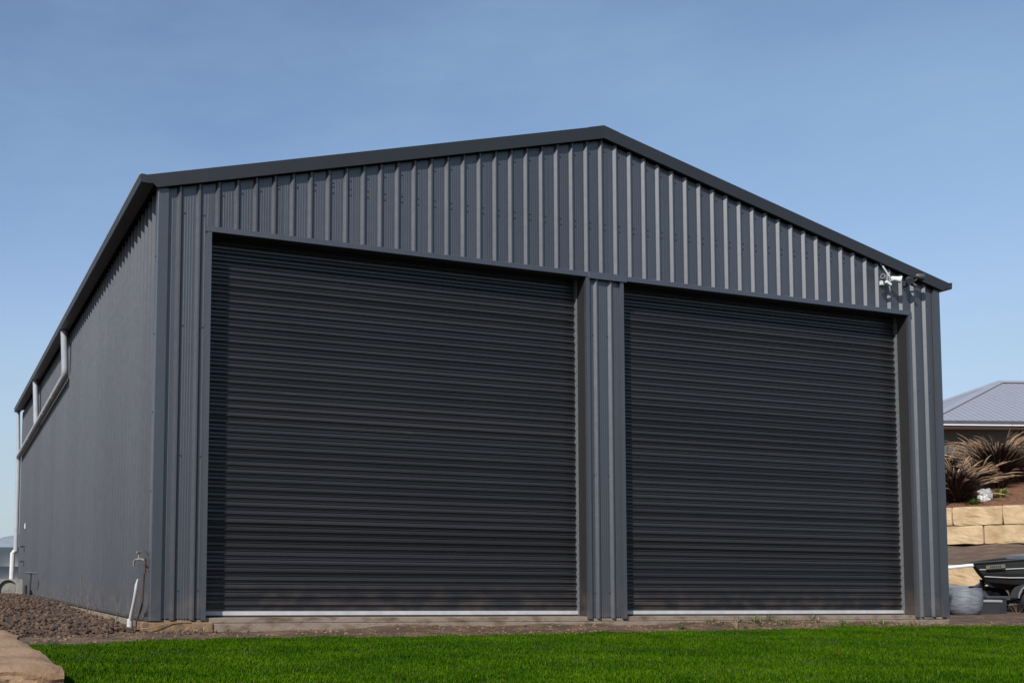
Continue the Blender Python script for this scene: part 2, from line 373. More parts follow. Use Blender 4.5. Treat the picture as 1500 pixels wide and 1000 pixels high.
# header flashings
for d0, d1 in ((.475, 4.80), (5.215, 9.515)):
    mb = MB(); mb.prism([(d0, -.010, HD-.006), (d0, .035, HD-.006), (d0, .035, HD+.05), (d0, .0, HD+.05), (d0, -.004, HD+.045)], (d1-d0, 0, 0))
    part(mb, 'header_flashing', M_WALL, shed)
    mb = MB(); mb.box(d0+.06, d1-.04, .0355, .16, HD+.0, HD+.010); part(mb, 'header_soffit_shade', M_REVEAL, shed)  # separate dark strip paints in the shade under the header
mb = MB(); mb.prism([(4.80, -.022, HD-.022), (4.80, .0, HD-.022), (4.80, .0, HD+.055), (4.80, -.012, HD+.055)], (.49, 0, 0)); part(mb, 'header_cap', M_WALL, shed)
# screws
mb = MB()
def screw(x, y, z, n):
    if n == 'f': mb.box(x-.006, x+.006, y-.007, y, z-.006, z+.006)
    else: mb.box(x-.007, x, y-.006, y+.006, z-.006, z+.006)
for r in allribs:
    rows = [3.05+1.2, HD+.62, roof_z(r)-.12] if .53 < r < 9.46 else [.22, 1.5, 2.75, 3.85]
    for z in rows:
        if z < roof_z(r)-.08: screw(r+.05, .03, z, 'f')
for r in (4.909, 5.098):
    for z in (.22, 1.5, 3.05): screw(r-.045, .03, z, 'f')
for k in range(nside*4):
    for z in (.2, 1.4, 2.7, 3.8): screw(.03, rp*(k+.5)+.045, z, 's')
for z in np.arange(.4, HT, .75): screw(-.004, .05, z, 's')
tag(part(mb, 'screw_heads', M_SCREW, shed), kind='stuff')
# roof, ridge capping, barge boards
for sx in (0, 1):
    X = lambda x: x if sx == 0 else WID-x
    mb = MB(); x0, x1 = -.10, 5.0
    zf = lambda x: 4.153 + .2468*(x+.122) - .022
    k = 81; ys = np.linspace(-.03, LEN+.06, k*4)
    for q, y in enumerate(ys):
        up = (.022 if (q % 4) in (1, 2) else 0)
        for x in (x0, x1): mb.v.append((X(x), y, zf(x)+up-.022))
        for x in (x0, x1): mb.v.append((X(x), y, zf(x)+up-.027))
    for q in range(len(ys)-1):
        mb.f += [(4*q, 4*q+1, 4*q+5, 4*q+4), (4*q+2, 4*q+6, 4*q+7, 4*q+3)]
    part(mb, 'roof_slope', M_TRIM, shed)
    mb = MB()
    lo = lambda x: 4.045+.2452*(x+.02); hi = lambda x: 4.153+.2468*(x+.122)
    e = 5.0
    pl = [(-.02, lo(-.02)), (e, lo(e)), (e, hi(e)), (-.122, hi(-.122)), (-.105, hi(-.122)-.035)]
    mb.prism([(X(x), -.040, z) for x, z in pl], (0, .006, 0))
    # folded lower edge and top return
    mb.prism([(X(-.02), -.034, lo(-.02)), (X(-.02), -.034, lo(-.02)+.006), (X(e), -.034, lo(e)+.006), (X(e), -.034, lo(e))], (0, .03, 0))
    mb.prism([(X(-.122), -.034, hi(-.122)), (X(-.122), -.034, hi(-.122)-.005), (X(e), -.034, hi(e)-.005), (X(e), -.034, hi(e))], (0, .15, 0))
    part(mb, 'barge_board', M_TRIM, shed)
    # gutter
    mb = MB(); pl = [(-.045, 4.150), (-.045, 4.078), (-.172, 4.079), (-.177, 4.085), (-.183, 4.145), (-.176, 4.160), (-.170, 4.156), (-.177, 4.143), (-.171, 4.088), (-.052, 4.086), (-.052, 4.150)]
    mb.prism([(X(x), -.034, z) for x, z in pl], (0, LEN+.07, 0))
    for y in (-.036, LEN+.034): mb.prism([(X(-.045), y, 4.15), (X(-.045), y, 4.078), (X(-.172), y, 4.079), (X(-.177), y, 4.085), (X(-.183), y, 4.145), (X(-.178), y, 4.16)], (0, .003, 0))
    g = part(mb, 'gutter', M_TRIM, shed)
    mb = MB(); mb.tube([(X(-.178), -.034, 4.160), (X(-.178), LEN+.035, 4.160)], .013, 8); part(mb, 'gutter_bead_glint', M_PIPE, g)  # pale colour stands in for the sun glint on the rolled lip
mb = MB(); mb.prism([(4.8, -.035, 5.367), (5, -.035, 5.417), (5.2, -.035, 5.367), (5.2, -.035, 5.373), (5, -.035, 5.424), (4.8, -.035, 5.373)], (0, LEN+.09, 0)); part(mb, 'ridge_cap', M_TRIM, shed)
# slab
mb = MB(); mb.box(.012, WID-.012, .03, LEN-.012, -.085, -.036); mb.box(.0, WID, .006, LEN, -.4, -.088)
part(mb, 'concrete_slab', M_CONC, shed, bevel=.006)
mb = MB(); mb.box(-.05, .60, -.015, .32, -.4, -.075); part(mb, 'corner_footing', M_FOOT, shed, bevel=.012)
# roller doors
SP = .0805
def slat_mesh(w):
    pr = [(0, -.011), (-.002, -.006), (-.0135, .0085), (-.0155, .0100), (-.018, .0090), (-.0195, -.002), (-.022, -.0115), (-.043, -.0125), (-.050, -.0045), (-.0525, -.0035), (-.055, -.0075), (-.059, -.0125), (-SP, -.011)]
    mb = MB(); n = len(pr)
    for z, o in pr: mb.v += [(0, -o, z), (w, -o, z)]
    for i in range(n-1): mb.f.append((2*i, 2*i+1, 2*i+3, 2*i+2))
    return mb
for d0, d1 in DOORS:
    dr = bpy.data.objects.new('roller_door', None)
    COL.objects.link(dr); dr.parent = shed; dr.location = (0, 0, 0)
    yc = .195; first = None; z = HD+.11; k = 0
    while z > .02+SP*.5:
        if first is None:
            o = slat_mesh(d1-d0-.05).build('slat', M_DOOR, None); o.parent = dr; first = o
        else: o = copy_of(first, dr, (0, 0, 0))
        o.location = Vector((d0+.025, yc+random.gauss(0, .0008), z))-shed.location
        o.rotation_euler = (rad(random.gauss(0, 1.1) + (4.5 if k % 15 in (6, 7, 8) else (-2.5 if k % 15 in (10, 11) else 0))), rad(random.gauss(0, .012)), 0)
        z -= SP; k += 1
    zb = z
    mb = MB(); mb.box(d0+.012, d1-.012, yc-.014, yc+.012, -.017, zb+.001); part(mb, 'bottom_rail', M_ALU, dr)
    mb = MB(); mb.box(d0+.014, d1-.014, yc-.011, yc+.011, -.0355, -.0172); part(mb, 'rubber_seal', M_RUBBER, dr)
    for x, sg in ((d0, 1), (d1, -1)):
        mb = MB(); mb.box(min(x+sg*.002, x+sg*.009), max(x+sg*.002, x+sg*.009), yc-.028, yc+.03, -.03, HD+.1)
        mb.box(min(x+sg*.002, x+sg*.035), max(x+sg*.002, x+sg*.035), yc+.024, yc+.03, -.03, HD+.1)
        for zz in np.arange(.1, HD, .16): mb.box(min(x+sg*.009, x+sg*.014), max(x+sg*.009, x+sg*.014), yc-.026, yc-.012, zz, zz+.035)
        part(mb, 'guide_rail', M_GALV, dr)
    mb = MB(); mb.tube([(d0+.03, yc+.19, HD+.16), (d1-.03, yc+.19, HD+.16)], .17, 16); part(mb, 'curtain_roll', M_DOOR, dr)
# downpipes along the left wall
def bend(a, b, c, r, n=5):
    a, b, c = map(Vector, (a, b, c)); p = b+(a-b).normalized()*r; q = b+(c-b).normalized()*r
    return [(p*(1-t)*(1-t)+b*2*t*(1-t)+q*t*t) for t in [i/n for i in range(n+1)]]
PX = -.066; DR = .054
fall = lambda y: 3.40 - .04*(y-6.66)
e1 = (PX, 6.66, fall(6.66)); e2 = (PX, LEN-.07, fall(LEN-.07))
mb = MB(); mb.tube([(PX-.04, 6.62, 4.10)]+bend((PX-.04, 6.62, 4.1), e1, e2, .12)+bend(e1, e2, (PX, LEN-.07, .9), .12)+[(PX, LEN-.07, .88)], DR, 14)
dp = part(mb, 'downpipe', M_PIPE, shed, smooth=True)
mb = MB(); mb.tube([(PX-.04, 11.2, 4.10), (PX-.0, 11.2, fall(11.2))], DR*.95, 14); part(mb, 'downpipe', M_PIPE, shed, smooth=True)
mb = MB(); mb.tube([(PX-.04, LEN-.1, 4.10), (PX, LEN-.1, fall(LEN))], DR*.8, 12); part(mb, 'downpipe', M_PIPE, shed, smooth=True)
mb = MB(); mb.tube([(PX, LEN-.07, .90), (PX-.06, LEN-.02, .84), (PX-.075, LEN+.0, -.2)], [.055, .055, .055], 12); part(mb, 'lower_pipe', M_PVC, shed, smooth=True)
for y in (8.2, 9.7, 12.6, 14.1):
    mb = MB(); mb.box(PX-.052, 0.03, y-.012, y+.012, fall(y)-.053, fall(y)-.047); mb.box(PX-.056, PX-.051, y-.012, y+.012, fall(y)-.05, fall(y)+.02); part(mb, 'pipe_bracket', M_PIPE, shed)

# ------------------------------------------------------------ things on and beside the shed
o = MB().box(-.012, .001, 13.80, 13.92, 1.34, 1.45).build('wall_label', M_WHITE, loc=(-.005, 13.86, 1.39)); tag(o, 'small white square plate on the grey side wall', 'sign')
for z in (.955, .635):
    o = MB().box(-.09, .001, 13.88, 13.96, z-.014, z+.014).build('wall_bracket', M_BLACK, loc=(0, 13.92, z)); tag(o, 'small black bracket on the side wall, '+('nearer the white plate' if z > .8 else 'nearer the ground'), 'bracket', 'brackets under the white plate')
# tap
t = thing('garden_tap', (-.03, .25, -.165), 'brass garden tap on a dark riser pipe beside the shed corner', 'tap')
mb = MB(); mb.tube([(-.075, .31, -.2), (-.07, .29, -.07)]+bend((-.07, .29, -.07), (-.035, .215, .06), (-.028, .20, .3), .07)+[(-.024, .175, .50)], .010, 8); part(mb, 'riser_pipe', M_COPPER, t, smooth=True)
mb = MB(); mb.tube([(-.024, .175, .38), (-.024, .172, .52)], .013, 8); part(mb, 'lagging', M_COPPER, t, smooth=True)
mb = MB(); mb.tube([(-.024, .175, .50), (-.05, .21, .515), (-.09, .30, .51), (-.10, .33, .49), (-.10, .335, .45)], [.010, .009, .009, .011, .009], 10); part(mb, 'spout', M_BRASS, t, smooth=True)
mb = MB(); mb.tube([(-.07, .25, .51), (-.07, .25, .575)], .007, 8); mb.tube([(-.095, .23, .58), (-.045, .27, .58)], .008, 8); part(mb, 'handle', M_BRASS, t, smooth=True)
mb = MB(); mb.tube([(-.024, .165, .52), (-.03, .20, .60), (-.03, .25, .63)], .004, 6); part(mb, 'wire_clip', M_DKGREY, t)
# conduit
t = thing('conduit_pipe', (-.12, .33, -.165), 'white bent plastic conduit standing out of the ground', 'pipe')
mb = MB(); mb.tube([(-.12, .36, -.1), (-.12, .31, -.03), (-.12, .24, .04), (-.12, .16, .12), (-.12, .09, .21), (-.12, .06, .27), (-.115, .035, .325)], [.019, .019, .018, .017, .017, .016, .006], 10); part(mb, 'pipe', M_PVC, t, smooth=True)
mb = MB(); mb.tube([(-.12, .385, -.19), (-.12, .345, -.06)], .030, 12); part(mb, 'socket', M_PVC, t, smooth=True)
# cord
mb = MB(); mb.tube([(-.12, -.02, -.135), (-.03, -.05, -.125), (.08, -.045, -.10), (.2, -.03, -.075), (.30, -.03, -.062), (.38, -.025, -.07)], .004, 6)
o = mb.build('yellow_cord', M_CORD, loc=(.1, -.04, -.1)); tag(o, 'thin yellow cord lying against the footing', 'cord')
# stakes by the far end
t = thing('valve_key', (-.15, 10.62, -.1), 'thin dark rod with a pale crossbar handle in the gravel', 'tool')
mb = MB(); mb.tube([(-.16, 10.66, -.12), (-.14, 10.58, .375)], .016, 8); part(mb, 'rod', M_DKGREY, t)
mb = MB(); mb.tube([(-.24, 10.56, .39), (-.03, 10.58, .385)], .017, 8); part(mb, 'crossbar', M_GALV, t)
o = MB().tube([(-.15, 11.58, -.14), (-.15, 11.6, .15)], [.035, .033], 10).build('short_post', M_BLACK, loc=(-.15, 11.58, -.14)); tag(o, 'short black post standing by the concrete pit', 'post')
# concrete pit
t = thing('concrete_pit', (-.47, 11.95, -.15), 'square concrete drain pit with a round knock-out', 'drain pit')
def pit():
    x0, x1, y0, y1, z0, z1 = -.78, -.20, 11.68, 12.26, -.2, .265; c = (-.47, .075); r = .175; n = 24
    mb = MB(); mb.box(x0, x1, y0+.056, y1, z0, z1)
    ring = [(c[0]+r*math.cos(2*math.pi*i/n), y0, c[1]+r*math.sin(2*math.pi*i/n)) for i in range(n)]
    def sq(i):
        q = 2*math.pi*i/n; dx, dz = math.cos(q), math.sin(q); s = min((x1-c[0] if dx > 0 else c[0]-x0)/max(abs(dx), 1e-6), (z1-c[1] if dz > 0 else c[1]-z0)/max(abs(dz), 1e-6)); return (c[0]+dx*s, y0, c[1]+dz*s)
    out = [sq(i) for i in range(n)]; back = [(p[0], y0+.055, p[2]) for p in ring]; ob = [(p[0], y0+.056, p[2]) for p in out]
    mb.add(ring+out+back+ob, [(i, (i+1) % n, n+(i+1) % n, n+i) for i in range(n)]+[(i, 2*n+i, 2*n+(i+1) % n, (i+1) % n) for i in range(n)]+[(n+i, n+(i+1) % n, 3*n+(i+1) % n, 3*n+i) for i in range(n)])
    part(mb, 'box', mat('pit_concrete', (.21, .195, .175), .9, var=.2, nscale=8, bump=.006, bscale=40), t)
    mb = MB(); mb.add([(c[0], y0+.030, c[1])]+[(c[0]+.145*math.cos(2*math.pi*i/n), y0+.050, c[1]+.145*math.sin(2*math.pi*i/n)) for i in range(n)], [(0, i+1, (i+1) % n+1) for i in range(n)])
    part(mb, 'knock_out', bpy.data.materials['pit_concrete'], t)
pit()
# water tank
t = thing('water_tank', (1.0, 20.8, -.165), 'round blue-grey plastic water tank with a domed top', 'water tank')
pr = [(1.72, -.2)]
for k in range(2): z = .1+k*.42; pr += [(1.72, z), (1.735, z+.03), (1.735, z+.06), (1.72, z+.09)]
pr += [(1.76, .97), (1.76, 1.03), (1.70, 1.07)]
mb = MB().lathe(pr, (1, 20.8, 0), 48); part(mb, 'wall', M_TANK, t, smooth=True)
mb = MB().lathe([(1.69, 1.06), (1.4, 1.22), (1.0, 1.38), (.5, 1.48), (.3, 1.5), (.3, 1.56), (.05, 1.57)], (1, 20.8, 0), 48); part(mb, 'dome', mat('tank_dome_lit', (.17, .19, .21), .45), t, smooth=True)  # dome coloured paler than the wall to paint in the sunlight it catches
# security lights under the right eave
t = thing('solar_light', (9.15, .0, 4.08), 'white twin security light with a tilted solar panel under the eave', 'light')
mb = MB(); mb.box(9.03, 9.09, -.012, .035, 4.03, 4.08); mb.tube([(9.06, -.01, 4.055), (9.06, -.09, 4.055)], .010, 8); part(mb, 'bracket', M_WHITE, t)
c0 = Vector((8.995, -.10, 4.185)); a1 = Vector((.052, 0, -.058)); a2 = Vector((.030, .045, .032)); nn = a1.cross(a2).normalized()
mb = MB(); mb.obox(c0, a1, a2, nn*.005); p1 = part(mb, 'solar_panel', M_PANEL, t)
mb = MB(); mb.obox(c0-a2*1.08, a1*1.03, a2*.09, nn*.008); part(mb, 'panel_frame', M_WHITE, p1)
def head(c, d, r, l, root):
    c, d = Vector(c), Vector(d).normalized()
    mb = MB(); mb.tube([c-d*l*.6, c-d*l*.5, c+d*l*.1, c+d*l*.45, c+d*l*.5], [r*.3, r*.55, r*.72, r, r], 14); h = part(mb, 'lamp_head', M_WHITE, root, smooth=True)
    mb = MB(); mb.tube([c+d*l*.5, c+d*l*.515], [r*.9, r*.85], 14); part(mb, 'lens', M_BLACK, h, smooth=True)
head((9.155, -.12, 4.085), (.6, -.6, -.25), .044, .11, t); head((8.95, -.12, 4.095), (-.8, -.4, -.1), .026, .075, t)
mb = MB(); mb.tube([(9.06, -.09, 4.05), (9.04, -.11, 4.12)], .006, 6); mb.tube([(8.96, -.11, 4.095), (9.06, -.09, 4.055), (9.14, -.11, 4.08)], .006, 6); part(mb, 'arm', M_WHITE, t)
mb = MB(); mb.obox((9.018, -.12, 4.016), (.038, 0, -.018), (0, .018, 0), (.008, 0, .015)); part(mb, 'sensor', M_WHITE, t, bevel=.006)
t = thing('flood_light', (9.45, .0, 4.06), 'dark twin flood light fixed in the gable corner', 'light')
mb = MB(); mb.box(9.40, 9.47, -.02, .035, 4.05, 4.11); mb.tube([(9.43, -.02, 4.08), (9.38, -.10, 4.09)], .011, 8); mb.tube([(9.45, -.02, 4.08), (9.48, -.1, 4.10), (9.52, -.12, 4.14)], .010, 8); part(mb, 'bracket', M_DKGREY, t)
for c, d in (((9.365, -.12, 4.094), (-.4, -.7, -.5)), ((9.535, -.13, 4.15), (.85, -.35, -.2))):
    c, d = Vector(c), Vector(d).normalized(); mb = MB(); mb.tube([c-d*.06, c-d*.04, c+d*.03, c+d*.04], [.022, .034, .046, .044], 12); part(mb, 'lamp_head', M_DKGREY, t, smooth=True)
mb = MB(); mb.tube([(9.43, -.08, 4.06), (9.455, -.12, 4.035), (9.47, -.13, 4.02)], [.016, .022, .015], 10); part(mb, 'sensor', M_DKGREY, t, smooth=True)

# ------------------------------------------------------------ gravel and foreground stone
def rock(mb, c, r, squash=1.0):
    k = len(mb.v); q = 1.618; base = [(-1,q,0),(1,q,0),(-1,-q,0),(1,-q,0),(0,-1,q),(0,1,q),(0,-1,-q),(0,1,-q),(q,0,-1),(q,0,1),(-q,0,-1),(-q,0,1)]
    F = [(0,11,5),(0,5,1),(0,1,7),(0,7,10),(0,10,11),(1,5,9),(5,11,4),(11,10,2),(10,7,6),(7,1,8),(3,9,4),(3,4,2),(3,2,6),(3,6,8),(3,8,9),(4,9,5),(2,4,11),(6,2,10),(8,6,7),(9,8,1)]
    a = random.uniform(0, 6.28); ca, sa = math.cos(a), math.sin(a); sx, sy, sz = random.uniform(.7, 1.4), random.uniform(.6, 1.1), random.uniform(.45, .85)*squash
    for v in base:
        w = Vector(v)*(r/1.9)*random.uniform(.72, 1.18); x, y, z = w.x*sx, w.y*sy, w.z*sz
        mb.v.append((c[0]+x*ca-y*sa, c[1]+x*sa+y*ca, c[2]+z))
    mb.f += [tuple(i+k for i in f) for f in F]
mb = MB()
for i in range(13000):
    y = -.75+random.random()**1.5*13.2; x = -.06-random.random()**1.1*2.6
    if y < -.1 and x > -.5: continue
    if y < .15 and x > -.35 and random.random() < .8: continue
    d = smooth(-.9, .5, y + .4*fbm(x*2, 1)); 
    if random.random() > .25+.75*d: continue
    rock(mb, (x, y, gh(x, y)+random.uniform(-.005, .035)*(.3+.7*d)), random.uniform(.010, .036)*(.6+.5*d))
o = mb.build('gravel', M_GRAVEL); tag(o, 'heap of loose brown gravel along the side wall', 'gravel', kind='stuff')
mb = MB()
for i in range(2600):
    x = random.uniform(-1.2, 14); y = random.uniform(lawn_edge(x)-.02, -.03)
    rock(mb, (x, y, gh(x, y)+.002), random.choice((.006, .01, .014, .022))*random.uniform(.7, 1.3))
o = mb.build('soil_clods', mat('clod', (.11, .068, .04), .95, var=.3, nscale=3, island=.4)); tag(o, 'small stones and clods of soil along the slab edge', 'stones', kind='stuff')

def stone_block(L, D_, H, amp=.03, n=7, seed=0, cut=False):
    """rough-faced block, local x along its length, y into the wall, z up, origin at front lower left"""
    bm = bmesh.new(); bmesh.ops.create_cube(bm, size=1)
    bmesh.ops.subdivide_edges(bm, edges=bm.edges[:], cuts=n, use_grid_fill=True)
    for v in bm.verts:
        p = Vector((v.co.x*L, v.co.y*D_, v.co.z*H)); q = p+Vector((seed*7.3, seed*3.1, 0))
        ed = (abs(v.co.x) > .49)+(abs(v.co.y) > .49)+(abs(v.co.z) > .49)
        k = 1-.035*(ed-1)
        dsp = Vector((fbm(q.x*3, q.y*3, q.z*3), fbm(q.x*3+9, q.y*3, q.z*3), fbm(q.x*3, q.y*3+9, q.z*3)))*amp
        f = mnoise.cell(Vector((q.x*4.2, q.z*5, seed)))*amp*.6 if v.co.y < -.45 else 0
        p = Vector((p.x*(1-.006*(ed-1)/L), p.y, p.z))
        c = .006*(ed-1); p -= Vector((math.copysign(c, p.x) if abs(v.co.x) > .49 else 0, math.copysign(c, p.y) if abs(v.co.y) > .49 else 0, math.copysign(c, p.z) if abs(v.co.z) > .49 else 0))
        v.co = p+dsp+Vector((0, -f, 0))+Vector((L/2, D_/2, H/2))
    me = bpy.data.meshes.new('block'); bm.to_mesh(me); bm.free()
    return me
# foreground block, sawn face towards the lawn's end
def fg():
    t = thing('sandstone_kerb', (-2.0, -3.4, -.3), 'long tan sandstone block edging the near end of the lawn', 'stone block')
    bm = bmesh.new(); bmesh.ops.create_cube(bm, size=1); bmesh.ops.subdivide_edges(bm, edges=bm.edges[:], cuts=27, use_grid_fill=True)
    for v in bm.verts:
        x, y, z = v.co.x, v.co.y, v.co.z; p = Vector((x*1.25, y*3.5, z*.42))
        ed = (abs(x) > .49)+(abs(y) > .49)+(abs(z) > .49)
        c = .012*(ed-1)
        p -= Vector((math.copysign(c, x) if abs(x) > .49 else 0, math.copysign(c, y) if abs(y) > .49 else 0, math.copysign(c, z) if abs(z) > .49 else 0))
        n = Vector((fbm(p.x*2, p.y*2), fbm(p.x*2+5, p.y*2), 0))*.022 + Vector((fbm(p.x*9, p.y*9)*.02, fbm(p.x*9, p.y*9+4, p.z*9)*.015, fbm(p.x*3.5, p.y*3.5, 2)*.012))
        if abs(y) > .49: n.y += .005*math.sin((p.x*1.0+p.z*.9)*170)
        v.co = p+n
    me = bpy.data.meshes.new('block'); bm.to_mesh(me); bm.free(); me.materials.append(M_SANDC)
    for p in me.polygons: p.use_smooth = True
    me.set_sharp_from_angle(angle=rad(30))
    o = bpy.data.objects.new('block', me); COL.objects.link(o); o.parent = t; o.location = Vector((-2.01, -3.46, -.255))-t.location
fg()

# ------------------------------------------------------------ retaining walls
def stone_wall(name, label, t0, t1, s0, z0, rows, lens):
    r = thing(name, TW+TT*t0+TN*s0+Vector((0, 0, z0)), label, 'stone wall')
    ang = math.atan2(TT.y, TT.x)
    meshes = [stone_block(L, .45, .475, .02, 7, k+1) for k, L in enumerate(lens)]
    for me in meshes: me.materials.append(M_SAND)
    for row in range(rows):
        t = t0 + (.55 if row % 2 else 0); k = row*2
        while t < t1:
            q = k % len(meshes); L = lens[q]
            o = bpy.data.objects.new('stone_block', meshes[q]); COL.objects.link(o); o.parent = r
            # local x runs down the bank line, local -y faces the camera side
            p = TW+TT*(t+L)+TN*(s0+random.uniform(-.02, .02))+Vector((0, 0, z0+row*.485))
            o.location = p-r.location; o.rotation_euler = (0, 0, math.atan2(-TT.y, -TT.x))
            t += L+.012; k += 1
    return r
stone_wall('retaining_wall', 'two-course tan sandstone block retaining wall below the mulch bed', -6.48, 9, -.15, 1.36, 2, (1.12, 1.05, 1.2))
stone_wall('low_stone_wall', 'single course of sandstone blocks low behind the boat', -6, 9, -3.5, .30, 1, (1.3, 1.1, 1.5))

# ------------------------------------------------------------ planting
def blades(n, h, spread, w, droop, seed, up=.35):
    r = random.Random(seed); mb = MB()
    for i in range(n):
        a = r.uniform(0, 6.283); tilt = abs(r.gauss(0, spread)); H = h*r.uniform(.6, 1.05); d = Vector((math.cos(a), math.sin(a), 0)); sd = Vector((-d.y, d.x, 0))*w*r.uniform(.6, 1.2)
        b = d*r.uniform(0, .1*h); k = len(mb.v); seg = 5
        for j in range(seg+1):
            t = j/seg; p = b+d*(math.sin(tilt)*H*t + droop*H*t*t*t*r.uniform(.5, 1)) + Z*(H*t*math.cos(tilt) - droop*H*.75*t**3)
            ww = (1-t)**.6 if j < seg else .05
            mb.v += [tuple(p-sd*ww), tuple(p+sd*ww)]
        for j in range(seg): mb.f.append((k+2*j, k+2*j+1, k+2*j+3, k+2*j+2))
    return mb
def plumes(n, h, spread, seed):
    r = random.Random(seed); mb = MB()
    for i in range(n):
        a = r.uniform(0, 6.283); tilt = .12+abs(r.gauss(0, spread)); H = h*r.uniform(.75, 1.15); d = Vector((math.cos(a), math.sin(a), 0)); dr = r.uniform(.25, .6)
        f = lambda t: d*(math.sin(tilt)*H*t+dr*H*.5*t*t*t)+Z*(H*t*math.cos(tilt)-dr*H*.55*t**3)
        mb.tube([f(t) for t in (.0, .4, .7)], .004, 3, False)
        mb.tube([f(t) for t in (.68, .74, .82, .9, 1.0)], [.006, .014, .018, .013, .003], 5, False)
    return mb
def fountain(loc, h, nb, npl, seed, label):
    t = thing('fountain_grass', loc, label, 'ornamental grass', 'purple fountain grasses in the mulch bed')
    for nm, mb, mt in (('blades', blades(int(nb*1.3), h*.95, .55, .016, .34, seed), M_FBLADE), ('plumes', plumes(npl, h*1.05, .48, seed+50), M_FPLUME)):
        o = mb.build(nm, mt); o.parent = t
def bankp(u, v, Dp):
    """point on the planted bed seen at photograph pixel (u, v), from the survey of the site"""
    r = Fv + RR*((u-456.8)/1577.6) - UU*((v-731.1)/1577.6); return CAM + r*(Dp/r.dot(F0))
def on_bed(u, D_):
    p = bankp(u, 730, D_); s = (Vector((p.x, p.y, 0))-TW).dot(TN)
    z = np.interp(s, [.3, .6, 1.5, 3, 5, 8], [2.26, 2.30, 2.55, 2.95, 3.3, 3.5]); return Vector((p.x, p.y, z-.04))
fountain(on_bed(1400, 29.3), 1.3, 1500, 150, 1, 'dark fountain grass clump with pale plumes next to the shed edge')
fountain(on_bed(1464, 31.2), 1.75, 2000, 190, 2, 'largest dark fountain grass clump with pale plumes before the house')
fountain(on_bed(1385, 33), 1.45, 700, 70, 3, 'tall fountain grass clump half hidden behind the shed corner')
fountain(on_bed(1500, 33.0), 1.5, 1200, 100, 4, 'fountain grass clump on the mulch slope farthest from the shed')
fountain(on_bed(1432, 30.4), 1.05, 800, 80, 6, 'low tangled fountain grass between two larger clumps')
t = thing('fountain_grass', on_bed(1467, 30.2), 'small bare reddish grass tuft without plumes above the pale rock', 'ornamental grass', 'purple fountain grasses in the mulch bed')
o = blades(240, .6, .7, .010, .4, 5).build('blades', M_FBLADE); o.parent = t
for u, D_, h, lb in ((1467, 28.8, .5, 'bright green strappy plant beside the mulch slope'), (1428, 28.6, .30, 'small green strappy plant beside the pale rock')):
    t = thing('strappy_plant', on_bed(u, D_), lb, 'plant'); o = blades(110, h, .75, .016, .5, int(u)).build('leaves', M_GPLANT); o.parent = t
bm = bmesh.new(); bmesh.ops.create_icosphere(bm, subdivisions=3, radius=.21)
for v in bm.verts:
    n = v.co.normalized(); v.co = Vector((v.co.x*1.0, v.co.y*.8, v.co.z*1.05))*(1+.28*fbm(n.x*1.6+3, n.y*1.6, n.z*1.6)+.10*fbm(n.x*5, n.y*5, n.z*5))
me = bpy.data.meshes.new('pale_rock'); bm.to_mesh(me); bm.free(); me.materials.append(M_ROCK)
o = bpy.data.objects.new('pale_rock', me); COL.objects.link(o); p = on_bed(1443, 28.7); o.location = (p.x, p.y, p.z+.16); o.rotation_euler = (0, .5, .3)
tag(o, 'pale weathered rock among the fountain grasses', 'rock')

# ------------------------------------------------------------ house behind
def house():
    A = Vector((31.3, 18.5, 3.55)); e = Rv.copy(); d = F0.copy()
    H = thing('house', A+e*9+d*5, 'low house with a pale grey hipped metal roof above the bed', 'house')
    P = lambda x, y, z: A+e*x+d*y+Z*z
    w, dp, ez, rz = 19., 10., 2.56, 4.9
    inset = .55
    mb = MB(); c = [P(inset, inset, -.3), P(w-inset, inset, -.3), P(w-inset, dp-inset, -.3), P(inset, dp-inset, -.3)]; mb.prism(c, (0, 0, ez+.25)); part(mb, 'wall', M_HWALL, H)
    # roof with standing ribs, front, left, back and right slopes
    r0, r1 = P(5.9, 5, rz), P(w-5.9, 5, rz); f0, f1, b0, b1 = P(0, 0, ez), P(w, 0, ez), P(0, dp, ez), P(w, dp, ez)
    mb = MB(); mb.add([f0, f1, r1, r0, b0, b1], [(0, 1, 2, 3), (4, 0, 3), (1, 5, 2), (5, 4, 3, 2), (0, 4, 5, 1)])
    rf = part(mb, 'roof', M_HROOF, H)
    mb = MB()
    for k in range(1, 76):
        x = w*k/76
        t = min(1, x/5.9, (w-x)/5.9)
        a, b = P(x, 0, ez+.01), P(x, 5*t, ez+(rz-ez)*t+.01)
        if (b-a).length > .1: mb.obox((a+b)/2, e*.010, (b-a)/2, Vector((0, 0, .005)))
    tag(part(mb, 'roof_ribs', M_HROOF, rf), kind='stuff')
    for a, b in ((f0, r0), (f1, r1), (b0, r0), (r0, r1)):
        mb = MB(); u = (b-a).normalized(); s = u.cross(Z).normalized()
        mb.prism([a+s*.16-Z*.03, a+Z*.06, a-s*.16-Z*.03, a-s*.16+Z*.0, a+Z*.09, a+s*.16], b-a); part(mb, 'ridge_capping', M_HROOF, rf)
    mb = MB(); c = P(w/2, -.09, ez-.06); mb.obox(c, e*(w/2+.1), d*.06, Z*.065); part(mb, 'gutter', M_HTRIM, H)
    mb = MB(); c = P(w/2, -.07, ez-.148); mb.obox(c, e*(w/2+.05), d*.085, Z*.02); part(mb, 'fascia', M_WHITE, H)
    mb = MB(); c = P(-.09, dp/2, ez-.06); mb.obox(c, e*.06, d*(dp/2+.02), Z*.065); part(mb, 'gutter', M_HTRIM, H)
    mb = MB(); c = P(w/2, .32, ez-.20); mb.obox(c, e*(w/2-.05), d*.24, Z*.015); part(mb, 'soffit', M_WHITE, H)
house()

